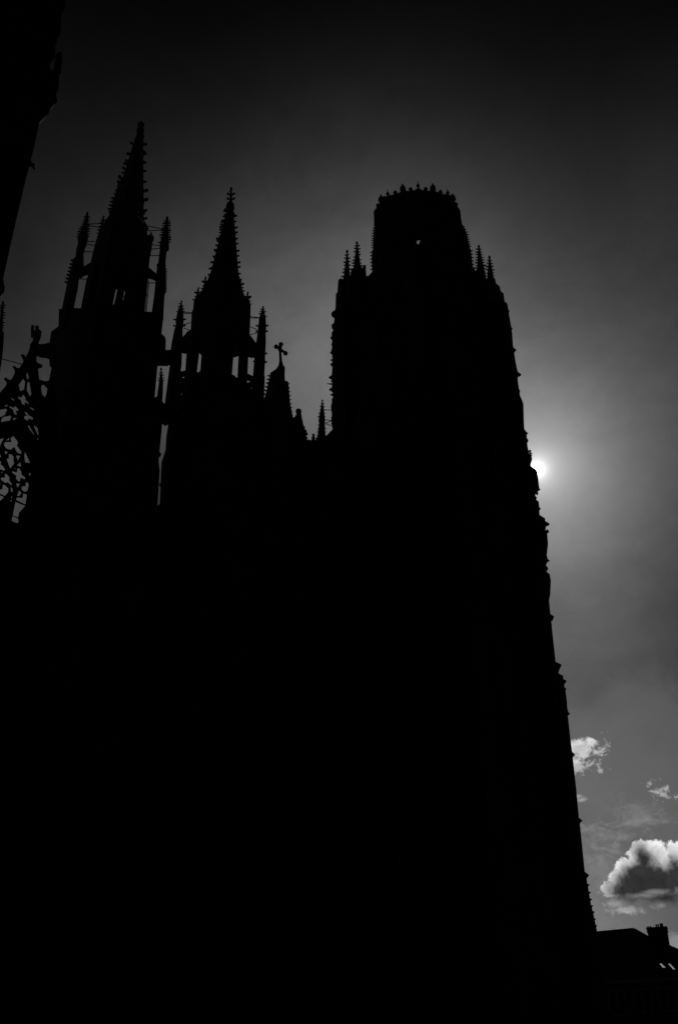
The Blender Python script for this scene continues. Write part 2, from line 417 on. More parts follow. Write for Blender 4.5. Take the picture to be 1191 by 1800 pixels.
# lantern corner pinnacles
def pinnacle_at(px, py_tip, Y, rows, parent, n=4, crs=3.2, crk=None, name='pinnacle', sq=1.0):
    m = MB(); loft(m, rows, Y, n, sq, crk=crk, crs=crs)
    return part(m, name, 'carved', parent)
PIN = lambda x, y, w0, w1, h, lean: [(y, x - .9, x + .9), (y + 3, x - 2.2 - lean * 3, x + 2.2 - lean * 3), (y + 5, x - 1.4 - lean * 5, x + 1.4 - lean * 5), (y + h, x - w0 / 2 - lean * h, x + w0 / 2 - lean * h), (y + h + 1, x - w1 / 2 - lean * (h + 1), x + w1 / 2 - lean * (h + 1)), (y + h + 26, x - w1 / 2 - lean * (h + 26), x + w1 / 2 - lean * (h + 26))]
for (x, y, dY, h) in ((182.5, 379, -.8, 34), (266, 408, .8, 16), (203, 366, -1.6, 34), (240, 380, -1.4, 34)):
    pinnacle_at(x, y, Y1 + dY, PIN(x, y, 9, 11, h, .16), t1, crk={2: 5}, crs=3)
for (x, y) in ((189, 392), (258, 402), (255, 396), (187, 399), (262, 424)):
    m = MB(); m.octa(onY(x, y, Y1 - .3), .12, .16); m.tube(onY(x, y, Y1 - .3), onY(x + (222 - x) * .25, y + 8, Y1 - .3), .07)
    part(m, 'finial', 'carved', t1)
# four corner posts with pinnacles and flyers
rowsL = [(372, 153, 155), (376, 151.3, 156), (379, 152.2, 155.2), (405, 142, 154.5), (418, 136.5, 154.8), (421, 136.5, 155), (424, 137.5, 154), (433, 136, 152), (436, 134.5, 150), (453, 133, 146), (455, 128.8, 145.5), (500, 117.5, 138), (503, 117, 138), (543, 109, 130), (546, 106.5, 131), (550, 108.5, 129), (600, 99, 121)]
rowsR = [(380, 292.8, 295.2), (384, 291.2, 296.4), (387, 292.2, 295.6), (403, 287.5, 296), (428, 281, 297), (437, 280.5, 297.5), (440, 281, 297), (442, 280.5, 293), (463, 278, 291.2), (465, 275, 291.5), (470, 276, 291.6), (514, 271.5, 292), (518, 271, 289.5), (555, 266, 287.5), (562, 265, 287.5), (566, 265, 286), (600, 260, 283)]
for rows, dx, dy in ((rowsL, 0, 0), (rowsR, 0, 0)):
    m = MB(); loft(m, rows, Y1, 4, crk={2: 6, 3: 3} if rows is rowsL else {2: 4, 3: 6}, crs=3.4)
    if rows is rowsL:
        for j in range(7):     # crocketed set-off down the outer side
            p = onY(129.5 - j * 1.75, 459 + j * 6.3, Y1); m.crocket(p, (-1, 0, .3), .15)
        m.tube(onY(145, 440, Y1), onY(145.5, 470, Y1), .1, 4); m.box(onY(144.5, 470, Y1), .22, .22, .12)
    else:
        for j in range(11):
            p = onY(291 - j * .05, 474 + j * 3.8, Y1); m.crocket(p, (1, 0, .2), .08)
    part(m, 'corner_pinnacle', 'carved', t1)
shift = (rowsR, -70, None)
for dyw in (-2.4, 2.4):        # the two posts in front of and behind the axis
    m = MB()
    base_rows = [(p_, a_ - (223.5 + 70.2 - 223.5) , b_ - 70.2) for p_, a_, b_ in rowsR]
    rings = []
    for (py, xl, xr) in rowsR:
        P = onY((xl + xr) / 2, py, Y1); h = (xr - xl) / 2 * mpp(P)
        cx = onY(ax(py), py, Y1).x
        rings.append([Vector((T1.x + h * a, Y1 + dyw + h * b, P.z)) for a, b in plan_n(4)])
    m.rings(rings)
    for k in range(4):
        for j in range(4):
            m.crocket(rings[3][k].lerp(rings[4][k], (j + .5) / 4), (plan_n(4)[k][0], plan_n(4)[k][1], 0), .14)
    part(m, 'corner_pinnacle', 'carved', t1)
for poly in ([(159, 466), (150, 472), (140, 477), (140, 487), (147, 481), (157, 479), (166, 480), (166, 466)],
             [(262, 474), (264, 475), (270, 480), (276, 485), (276, 496), (272, 490), (266, 487), (259, 486), (255, 487), (255, 474)]):
    panel(poly, [], 'Y', Y1, .35, 'flying_buttress', 'carved', t1, ca)
def rod(a, b, Y, parent, r_=.026):
    m = MB(); m.tube(onY(*a, Y), onY(*b, Y), r_, 5); part(m, 'tie_rod', 'iron', parent)
for a, b in (((152, 394), (188, 392.5)), ((152, 396), (178, 400)), ((152, 425), (168, 424)), ((152, 429), (168, 432)), ((147, 442), (164, 443)),
             ((138, 490), (158, 491)), ((257, 397), (290, 403)), ((259, 406), (290, 404)), ((265, 430), (284, 432)), ((265, 438), (284, 436)), ((264, 449), (282, 449.5)), ((256, 497), (276, 497.5)),
             ((131, 522), (129, 545))):
    rod(a, b, Y1, t1)
# flyer from the statue post to the turret
panel([(67, 611), (80, 610.5), (89, 608), (96, 606), (96, 632), (93, 629.5), (85, 626), (78, 623.5), (70, 623), (63, 620), (63, 612)], [], 'Y', onF(66, 615, .2).y, .5, 'flying_buttress', 'carved', t1, ca)

# ---- farther spired turret
T2 = onF(406.5, 330); Y2 = T2.y
m = MB()
R2 = [(715, 291, 463), (740, 291, 463), (746, 295.5, 462), (765, 292.5, 461), (790, 291, 460), (811, 284, 458), (830, 283, 457), (888, 281, 455), (920, 278, 452)]
loft(m, R2, Y2, 4, ground=True)
t2 = part(m, 'turret', 'stone', label='turret under the second, slimmer spire')
for (py, xl, xr) in ((730, 291, 463), (850, 282, 457)):
    m = MB(); loft(m, [(py - 3, xl, xr), (py - 1, xl - 2, xr + 2), (py + 2, xl - 2, xr + 2), (py + 5, xl, xr)], Y2); part(m, 'string_course', 'carved', t2)
dz = lambda pts: [(290 + x / 6.268, 480 + y / 6.268) for x, y in pts]
o = panel(dz([(45, 1090), (175, 1090), (222, 1080), (345, 1100), (370, 1100), (395, 1080), (735, 1125), (760, 1130), (790, 1160), (910, 1112), (965, 1140), (1100, 1140), (1085, 1500), (1085, 1600), (0, 1600), (0, 1450)]),
          [dz([(172, 1150), (210, 1135), (213, 1165)]), dz([(158, 1205), (172, 1205), (165, 1225)]), dz([(175, 1345), (182, 1322), (193, 1330), (188, 1348)]),
           dz([(905, 1178), (958, 1197), (905, 1215)]), dz([(915, 1275), (925, 1272), (930, 1290)]), dz([(938, 1265), (962, 1255), (955, 1282)]), dz([(945, 1298), (960, 1298), (955, 1310)]),
           dz([(896, 1382), (905, 1372), (915, 1390), (905, 1397)]), dz([(750, 1160), (765, 1172), (755, 1175)]), dz([(782, 1185), (798, 1190), (790, 1197)])],
          'Y', Y2, .12, 'openwork_parapet', 'carved', t2, ca)
m = MB()
loft(m, [(366, 399, 410.2), (487, 368, 419.8)], Y2, 8, crk={0: 12}, crs=4.2)
loft(m, [(329, 405.3, 407.8), (332, 404, 409), (335, 405.4, 407.6), (340, 405, 407.6), (356, 402.5, 408), (359, 398, 411.5), (365, 396.6, 412), (368, 399, 410.5)], Y2, 8)
for py in (342, 350.5):
    P = onY(405.8, py, Y2)
    for k in range(4):
        a = k * math.pi / 2; o_ = Vector((math.cos(a), math.sin(a), 0)); m.tube(P, P + o_ * .2 + Vector((0, 0, .05)), .06, 5); m.octa(P + o_ * .2 + Vector((0, 0, .08)), .09, .11)
part(m, 'spire', 'carved', t2)
m = MB()
loft(m, [(485, 367, 420.5), (500, 362, 424), (512, 357, 427), (527, 352, 432), (533, 345, 438), (548, 337, 440.5), (600, 334, 438.5)], Y2, 8)
part(m, 'lantern', 'carved', t2)
m = MB(); loft(m, [(595, 356.5, 411.5), (618, 354.5, 411), (662, 351, 407.5), (715, 347, 403)], Y2, 8); part(m, 'stair_core', 'stone', t2)
for rows in ([(592, 331, 353), (602, 330, 352.5), (618, 328, 350.5), (653, 325.5, 346.5), (715, 318, 340)],
             [(592, 419, 438), (618, 419.5, 437), (657, 417.5, 435), (715, 414, 432)]):
    m = MB(); loft(m, rows, Y2, 4); part(m, 'pier', 'carved', t2)
# small pinnacles round the lantern, with cross shaped finials
for (x, y, w0, dY) in ((361.8, 485.5, 9, -.3), (349, 505, 13, 0), (423.3, 490, 9, -.3), (435.6, 512.5, 11, 0)):
    m = MB(); ln = .08 if x < 400 else .02
    rows = [(y, x - 1, x + 1), (y + 2.5, x - 1.8, x + 1.8), (y + 4, x - .9, x + .9), (y + 8, x - 1.2 - ln * 8, x + 1.2 - ln * 8), (y + 25, x - w0 / 2 - ln * 25, x + w0 / 2 - ln * 25), (y + 45, x - w0 / 2 - ln * 45, x + w0 / 2 - ln * 45)]
    loft(m, rows, Y2 + dY, 4, crk={3: 3}, crs=2.8)
    P = onY(x - .5, y + 9, Y2 + dY)
    for k in range(4):
        a = k * math.pi / 2; o_ = Vector((math.cos(a), math.sin(a), 0)); m.tube(P, P + o_ * .18, .05, 5); m.octa(P + o_ * .18, .07, .08)
    part(m, 'pinnacle', 'carved', t2)
rL = [(528, 318.2, 319.8), (530, 317, 321), (532, 318, 320), (550, 311.5, 322.5), (562, 309, 323), (566, 308.5, 323), (572, 309.5, 322), (579, 306.5, 321), (601, 302, 321.5), (604, 301.5, 321), (616, 300, 320), (640, 298.8, 319.5), (660, 296, 317), (715, 290, 310)]
rR = [(538, 461.6, 463.2), (540, 460.3, 464.4), (542, 461.3, 463.4), (558, 455.5, 467), (573, 453.5, 467.8), (578, 453.5, 468), (585, 452.5, 467), (602, 450, 467.4), (626, 447, 466), (637, 446.5, 466), (641, 446, 465.5), (664, 444, 464.5), (715, 440, 463)]
for rows in (rL, rR):
    m = MB(); loft(m, rows, Y2, 4, crk={2: 4}, crs=2.6)
    X_ = (lambda py: 309 + (py - 565) * -.17) if rows is rL else (lambda py: 453)
    for (py, xl, xr) in ((562, 309, 323) if rows is rL else (573, 453.5, 468), (573, 308.5, 322.5) if rows is rL else (583, 453, 467)):
        P = onY((xl + xr) / 2, py, Y2); h = (xr - xl) / 2 * mpp(P)
        for a, b in plan_n(4): m.crocket(P + Vector((a * h, b * h, 0)), (a, b, .2), .13)
    if rows is rR:
        for (x, y) in ((466.5, 622), (466, 637)): m.tube(onY(462, y, Y2), onY(x + 3, y - 1, Y2), .09, 4, .05)
        m.tube(onY(450, 634, Y2), onY(444.5, 636, Y2), .09, 4, .04)
    part(m, 'corner_pinnacle', 'carved', t2)
for dyw in (-2.75, 2.75):
    m = MB(); rings = []
    for (py, xl, xr) in rR:
        P = onY((xl + xr) / 2, py, Y2); h = (xr - xl) / 2 * mpp(P)
        rings.append([Vector((T2.x + h * a, Y2 + dyw + h * b, P.z)) for a, b in plan_n(4)])
    m.rings(rings); part(m, 'corner_pinnacle', 'carved', t2)
panel(dz([(290, 640), (240, 670), (230, 690), (195, 725), (160, 760), (160, 850), (190, 865), (215, 872), (240, 870), (300, 880)]), [dz([(233, 858), (244, 858), (240, 868)])], 'Y', Y2, .3, 'flying_buttress', 'carved', t2, ca)
panel(dz([(925, 640), (935, 700), (960, 725), (1000, 782), (1040, 800), (1040, 900), (985, 918), (960, 915), (950, 922), (930, 912), (900, 900), (900, 650)]),
      [dz([(928, 797), (942, 800), (938, 812)]), dz([(932, 895), (950, 890), (940, 915)])], 'Y', Y2, .3, 'flying_buttress', 'carved', t2, ca)
for a, b in (((200, 430), (295, 436)), ((200, 442), (295, 450)), ((205, 568), (285, 545)), ((205, 605), (275, 632)), ((940, 480), (1045, 492)), ((940, 495), (1045, 496)),
             ((940, 592), (1025, 628)), ((930, 682), (1030, 655)), ((380, 806), (415, 832)), ((755, 870), (818, 838))):
    (a, b) = dz([a, b]); rod(a, b, Y2, t2)

# ---- bridges between the two turrets, and the little pinnacle in the gap
YB = (Y1 + Y2) / 2
panel([(270, 622), (290, 621), (296, 619), (303, 622), (303, 638), (277, 637), (270, 640)], [], 'F', 0, .8, 'gallery_bridge', 'carved', ca, ca)
panel([(262, 705), (272, 700), (287, 716), (289, 731), (297, 716), (300, 735), (295.6, 746), (286, 738), (283, 737), (281, 742), (262, 760)],
      [[(275, 731), (277, 733), (276, 738), (274, 735)]], 'F', 0, .5, 'gallery_bridge', 'carved', ca, ca)
m = MB(); loft(m, [(646, 282.6, 284.2), (649, 281.2, 285.6), (652, 282.3, 284.5), (672, 279.5, 287), (690, 277, 286.5), (760, 270, 281)], onF(283, 650).y, 4, crk={2: 4}, crs=2.2)
part(m, 'pinnacle', 'carved')

# ---- openwork gable screen at the left
za = lambda pts: [(x / 11.91, 560 + y / 11.91) for x, y in pts]
zb = lambda pts: [(x / 7.2, 680 + y / 7.2) for x, y in pts]
gable = [(-90, 790), (-40, 734), (0, 691), (5, 689), (11, 679), (12.5, 672), (9, 664), (7, 666), (10.5, 663), (15, 667), (20, 668), (26, 657), (26.8, 652), (24, 646), (22, 645), (25, 642.5), (29.5, 646.5), (34.5, 648), (38, 642), (42, 636), (41, 631), (38, 626), (36.5, 625), (39, 622.5), (43, 624), (44, 626.5), (49, 629), (52, 624), (53, 619), (51, 616), (53.5, 610), (53, 606), (57, 603),
         (68, 603), (68.5, 610), (63, 620), (64.5, 636), (69, 639.5), (74, 641), (74.8, 646), (68.5, 647.5), (67, 650), (69, 667), (79.5, 670.5), (92, 668), (100, 700), (110, 1000), (-90, 1000)]
holes = [za([(590, 1130), (608, 1220), (595, 1295), (560, 1240), (550, 1170)]), za([(490, 1255), (535, 1320), (510, 1500), (460, 1500), (465, 1540), (405, 1490), (415, 1445), (390, 1400)]),
         za([(590, 1325), (625, 1330), (665, 1580), (625, 1630), (560, 1500), (575, 1350)]), za([(880, 1390), (930, 1385), (1000, 1465), (985, 1570), (965, 1600), (960, 1655), (885, 1600), (860, 1450)])]
for h in ([(232, 120), (275, 135), (300, 100), (328, 140), (325, 165), (368, 205), (355, 215), (318, 195), (315, 235), (275, 210), (270, 170), (240, 150)],
          [(120, 240), (175, 265), (200, 245), (238, 290), (232, 305), (205, 300), (218, 355), (190, 350), (170, 315), (172, 295), (125, 262)],
          [(308, 310), (345, 325), (368, 362), (410, 380), (420, 420), (365, 400), (355, 430), (312, 405), (308, 375), (340, 365)],
          [(138, 130), (180, 160), (185, 185), (145, 155)], [(372, 255), (420, 270), (440, 308), (385, 275)], [(60, 240), (100, 225), (95, 248), (55, 248)],
          [(-60, 320), (0, 290), (45, 285), (75, 275), (92, 300), (72, 320), (70, 345), (20, 378), (-60, 385)], [(50, 380), (110, 370), (125, 360), (145, 375), (125, 425), (18, 445), (25, 410)],
          [(170, 395), (222, 390), (165, 425)], [(355, 478), (375, 490), (440, 610), (425, 605), (365, 520)], [(428, 462), (445, 495), (478, 515), (492, 605), (478, 605), (435, 510)],
          [(462, 632), (488, 655), (482, 680)], [(-60, 690), (0, 665), (52, 650), (20, 700), (0, 765), (-60, 790)], [(80, 680), (125, 643), (115, 675)],
          [(140, 650), (175, 628), (230, 700), (215, 740), (265, 810), (265, 850), (215, 830), (180, 760), (140, 795), (85, 780), (58, 735), (75, 700), (145, 700)],
          [(62, 805), (103, 828), (70, 855)], [(310, 870), (322, 825), (380, 950), (365, 962), (320, 955)],
          [(115, 855), (150, 855), (178, 890), (172, 925), (182, 965), (130, 1028), (88, 915), (115, 905)], [(205, 870), (258, 872), (228, 935)], [(218, 1000), (260, 953), (272, 1010)],
          [(-5, 870), (8, 850), (18, 895), (-5, 890)], [(-30, 920), (0, 930), (18, 955), (14, 985), (40, 1000), (65, 1040), (55, 1060), (10, 1045), (-30, 1020)],
          [(158, 1065), (215, 1085), (225, 1035), (250, 1035), (275, 1080), (272, 1105), (322, 1150), (310, 1170), (262, 1150), (258, 1190), (235, 1195), (205, 1160), (210, 1125), (165, 1095)],
          [(370, 1080), (392, 1100), (380, 1135), (370, 1115)], [(65, 1110), (85, 1102), (125, 1150), (118, 1180), (150, 1225), (148, 1250), (100, 1210), (70, 1215), (20, 1180), (18, 1148), (65, 1150)],
          [(205, 1220), (258, 1228), (222, 1278)], [(275, 1280), (285, 1260), (325, 1255), (325, 1215), (350, 1210), (367, 1240), (350, 1310), (320, 1328), (285, 1310)],
          [(-40, 1290), (0, 1295), (30, 1300), (35, 1250), (60, 1240), (105, 1285), (105, 1325), (62, 1378), (0, 1350), (-40, 1330)], [(140, 1270), (158, 1275), (168, 1340), (140, 1320)],
          [(218, 1380), (245, 1310), (275, 1345), (245, 1380)], [(210, 1415), (230, 1400), (285, 1405), (295, 1350), (342, 1365), (322, 1488), (215, 1435)],
          [(-30, 1360), (0, 1372), (52, 1395), (0, 1445), (-30, 1440)], [(200, 1458), (318, 1508), (245, 1590), (235, 1650), (168, 1625)], [(165, 1635), (230, 1665), (238, 1695), (230, 1735), (150, 1695)],
          [(-5, 1210), (12, 1225), (-5, 1245)], [(145, 1385), (155, 1390), (158, 1410), (142, 1410)], [(130, 1432), (155, 1435), (145, 1460)], [(190, 1030), (210, 1028), (185, 1042)], [(25, 1075), (48, 1075), (18, 1092)]):
    h = zb(h); hx_ = sum(q_[0] for q_ in h) / len(h); hy_ = sum(q_[1] for q_ in h) / len(h)
    holes.append([(hx_ + (x - hx_) * 1.07, hy_ + (y - hy_) * 1.05) for x, y in h])
gb = panel(gable, holes, 'F', .2, .04, 'openwork_gable', 'carved', ca, ca); gb['label'] = 'steep openwork gable with trefoil tracery'
# heavier mouldings following the rakes and the big arch, on the solid bands
m = MB()
m.path([onF(*p, .2) for p in ((-40, 740), (0, 700), (28, 668), (46, 640), (60, 612))], .16, 6)
m.tube(onF(60, 640, .2), onF(63, 600, .2), .12, 6)
m.path([onF(*p, .2) for p in ((-30, 752), (0, 750), (25, 748), (40, 756), (53, 776), (58, 800))], .1, 6)
part(m, 'moulding', 'carved', gb)
# angel on the apex: two raised wings behind a robed figure
m = MB(); YA = onF(63, 600, .2).y
loft(m, [(572, 64.5, 66.5), (573.5, 62.3, 68.6), (576, 61.9, 69), (577.6, 63, 68), (578.6, 63.6, 68.2), (580, 61.5, 71), (582.5, 60.5, 72.6), (588, 60, 72.6), (593, 58.8, 71.5), (598, 58, 70.4), (601.5, 57.4, 68.4), (603, 57.2, 68.2)], YA, 8, .7)
m.tube(onY(71.3, 583, YA), onY(70.4, 594, YA - .15), .07, 6, .05); m.tube(onY(62, 583, YA), onY(64, 592, YA - .2), .07, 6, .05)
part(m, 'statue', 'carved', gb, 'winged angel statue on the gable apex')
m = MB(); loft(m, [(571, 56.2, 58.4), (572, 55.4, 60.2), (575, 54.8, 60.9), (580, 54.6, 60.6), (588, 54.8, 60.5), (594, 55.2, 58.2)], YA + .15, 8, .35)
part(m, 'wing', 'carved', gb)
m = MB(); loft(m, [(600, 57, 68.5), (604, 54, 68.6), (607, 53.4, 68.6), (612, 52.5, 66), (618, 51, 64), (620, 53, 63.4), (640, 49, 64)], YA, 4, .8)
part(m, 'pedestal', 'carved', gb)
rod((-5, 628.5), (41, 641), YA, gb, .024)

# ---- left tower, its upper stages leaning into the frame
YL = 33.0
m = MB()
EL = [(-260, 150), (-100, 128), (-40, 121), (0, 115.5), (18, 114), (26, 109.5), (30, 108), (60, 107), (68, 104.5), (71, 101.5), (88, 97), (97, 98), (106, 96), (107.5, 88.5), (133, 86), (135, 104.5), (158, 103), (171, 99), (181, 101.5), (184, 99.5), (192, 90.5), (199, 87.5), (205, 84), (212.5, 75), (213, 71), (272, 58), (330, 43), (408, 25), (494, 6), (509, 9), (517, 8), (524, 1), (527, -4), (700, -45), (900, -92), (1100, -138)]
loft(m, [(py, xr - 2 * 6.3 / mpp(onY(xr, py, YL)), xr) for py, xr in EL], YL, 4, ground=True)
# the axis must stay vertical: rebuild the section centres on the edge's own vertical
tl = part(m, 'bell_tower', 'stone', label='plain left bell tower with overhanging gallery')
m = MB()
loft(m, [(92.5, 104.5, 108.5), (95, 101, 110), (98, 97.5, 110.2), (103, 98, 109.5), (114, 95.5, 109), (116, 95.5, 107.5), (130, 92.5, 107.5), (132, 92, 105), (138, 90, 104.5)], YL, 4); part(m, 'pinnacle', 'carved', tl)
m = MB(); a = onY(52, 287, YL); m.tube(onY(48, 291, YL), onY(57, 288, YL), .13, 6, .1); m.octa(onY(57.5, 290, YL), .13, .12); m.tube(onY(57, 289, YL), onY(60.5, 297, YL), .08, 5, .05); m.tube(onY(54, 287, YL), onY(53.5, 282, YL), .08, 5, .03)
part(m, 'gargoyle', 'carved', tl)
m = MB(); loft(m, [(529, 4.5, 6.5), (532, 3, 8.2), (535, 4.2, 7.2), (583, -4, 4.8), (584, -10, 7.5), (600, -12, 7), (625, -16, 5), (660, -20, -.5)], onF(5, 560, .3).y, 4, crk={2: 11}, crs=2.6)
part(m, 'corner_pinnacle', 'carved', tl)

# ---- cross topped gable, statue and little spire between the turrets and the right tower
YG = onF(494, 640).y
m = MB()
loft(m, [(636, 490.2, 496.6), (641, 489.6, 497.2), (645, 487.5, 500.5), (649, 484, 500.8), (655, 475, 500.5), (662, 473.5, 500.3), (670, 472.3, 501), (671, 471, 506.5), (684, 469, 508), (706, 463, 509.5), (725, 460, 513), (737, 458, 515.5), (752, 456, 519), (800, 448, 515)], YG, 4, .55)
for j in range(7): m.crocket(onY(474 - j * 1.35, 661 + j * 6.5, YG), (-1, 0, .2), .13)
for j in range(9): m.crocket(onY(506.5 + j * .7, 675 + j * 7, YG), (1, 0, .3), .08)
gp = part(m, 'nave_gable', 'carved', None, 'stepped gable top carrying a knobbed cross')
m = MB()
m.tube(onY(493.5, 640, YG), onY(491.6, 607, YG), .1, 6, .075)
for (a, b) in (((492.6, 621), (493.6, 606)), ((492.2, 613.5), (485.4, 609.2)), ((492, 613.5), (501.4, 620.6))):
    m.tube(onY(*a, YG), onY(*b, YG), .085, 6)
for p in ((493.7, 605.2), (485.3, 609.4), (501.7, 621)): m.octa(onY(*p, YG), .16, .17)
m.octa(onY(492.4, 615, YG), .15, .16)
part(m, 'cross', 'carved', gp, 'stone cross with rounded knob ends')
YS = onF(525, 730).y
m = MB(); loft(m, [(719.2, 521.6, 527.6), (720.5, 519.6, 529.3), (724, 519.2, 530), (727, 521, 529.2), (731, 518.8, 530.2), (736, 518.6, 530.6), (749, 518, 532)], YS, 8, .8)
loft(m, [(736, 512, 531), (748, 513, 533.5), (751, 513, 536), (756, 514, 535.6), (763, 514, 537.6), (776, 514, 537)], YS, 4)
for p in ((536.5, 758), (538.4, 763), (537.8, 770)): m.octa(onY(*p, YS), .1, .12)
part(m, 'statue', 'carved', gp, 'small standing statue on the shoulder of the gable')
m = MB()
for (x, y, w_) in ((550.6, 762.5, 5), (542, 773, 6), (556.5, 769, 4)):
    loft(m, [(y, x - w_ * .3, x + w_ * .3), (y + 1.5, x - w_ / 2, x + w_ / 2), (y + 4, x - w_ * .35, x + w_ * .35), (y + 6, x - w_ * .65, x + w_ * .65), (y + 20, x - w_ * .7, x + w_ * .7)], onF(x, y).y, 4)
part(m, 'balustrade', 'carved', gp)
m = MB(); loft(m, [(702.5, 565.4, 567), (704.5, 564.4, 568.2), (706.5, 565.2, 567.4), (735, 560, 571), (741, 559.5, 571.2), (744, 560.5, 570.4), (769, 557.2, 572.3), (790, 556, 572)], onF(566, 740).y, 4, crk={2: 5, 5: 4}, crs=2)
part(m, 'pinnacle', 'carved')
YW = onF(575, 740).y
for a, b in (((569, 720.5), (586, 721)), ((571, 738), (586, 739.5)), ((571, 744), (586, 739)), ((571, 744), (585, 750))): rod(a, b, YW, ca)
panel([(571, 769), (574.5, 765), (584, 755), (590, 750), (590, 830), (571, 830)], [[(575.2, 776), (577.5, 774.5), (577.2, 785), (575, 783)], [(578.8, 779.5), (580.6, 780), (580, 784)], [(575.5, 790), (577.6, 789), (577.3, 795), (576, 797)]], 'F', 0, .1, 'openwork_parapet', 'carved', ca, ca)

# ---- the west wall itself
fa = panel([(-160, 935), (272, 905), (276, 893), (281, 886), (292, 884), (300, 730), (330, 712), (466, 706), (500, 725), (536, 776), (590, 776), (690, 790), (690, 1700), (-160, 1700)], [], 'F', -.2, .4, 'facade_wall', 'stone', ca, ca)
m = MB()     # lower part of the wall down to the square
sL = (onF(20, 1180, -.2) - P1).dot(DV); sR = (onF(690, 1180, -.2) - P1).dot(DV)
zT = max(onF(690, 1700, -.2).z, onF(20, 1700, -.2).z)
for (s0, s1) in ((sL - 6, sR + 2),):
    P = [FP(s0, .9, -.3), FP(s1, .9, -.3), FP(s1, -1.3, -.3), FP(s0, -1.3, -.3)]
    m.rings([P, [p + Vector((0, 0, zT + .8)) for p in P]])
part(m, 'lower_wall', 'stone', fa)
# rose window, blind gallery and three portals
m = MB(); cz = 25.0; c0 = FP(13.0, 1.0, cz)
for rr in (3.3, 2.9, 1.1): m.path([c0 + DV * math.cos(a) * rr + Vector((0, 0, math.sin(a) * rr)) for a in [k * math.pi / 16 for k in range(33)]], .13, 5)
for k in range(16):
    a = k * math.pi / 8; v_ = DV * math.cos(a) + Vector((0, 0, math.sin(a))); m.tube(c0 + v_ * 1.1, c0 + v_ * 2.9, .07, 4)
part(m, 'rose_window', 'carved', fa)
for k in range(26):
    s_ = -2 + k * 1.0
    if abs(s_) < 0: continue
    part(window_mb(FP(s_, .95, 17.5), DV, NV, .8, 2.6, .06, 2), 'blind_arch', 'carved', fa)
for s_, w_, h_ in ((3.6, 4.2, 8.5), (12.5, 6.0, 12.0), (20.0, 4.2, 8.5)):
    m = MB()
    for k in range(4): m.path(arch_pts(FP(s_, 1.0 + k * .25, 0), DV, w_ + k * .5, h_ + k * .35), .16, 5)
    ap = FP(s_, 1.8, h_ + 4.5)
    for sg in (-1, 1):
        ft = FP(s_ + sg * (w_ * .5 + 1), 1.8, h_ - 3); m.tube(ft, ap, .2, 5)
        for k in range(1, 9): m.crocket(ft.lerp(ap, k / 9), DV * sg + Vector((0, 0, .3)), .35)
    m.finial(ap, .35, 1.2)
    fr = arch_pts(FP(s_, .98, 0), DV, w_, h_); m.rings([fr, [p - NV * .05 for p in fr]])
    part(m, 'portal', 'carved', fa)
    for sg in (-1, 1):
        for k in range(3):
            m = MB(); b_ = FP(s_ + sg * (w_ * .5 + .3 + k * .45), 1.5 + k * .3, 2.6)
            m.rings([[b_ + Vector((r_ * math.cos(a), r_ * math.sin(a), z)) for a in [q_ * math.pi / 4 for q_ in range(8)]] for z, r_ in ((-.4, .3), (0, .3), (0, .24), (.8, .2), (1.3, .24), (1.5, .2), (1.55, .08), (1.65, .12), (1.85, .13), (1.95, .05))])
            part(m, 'statue', 'carved', fa)

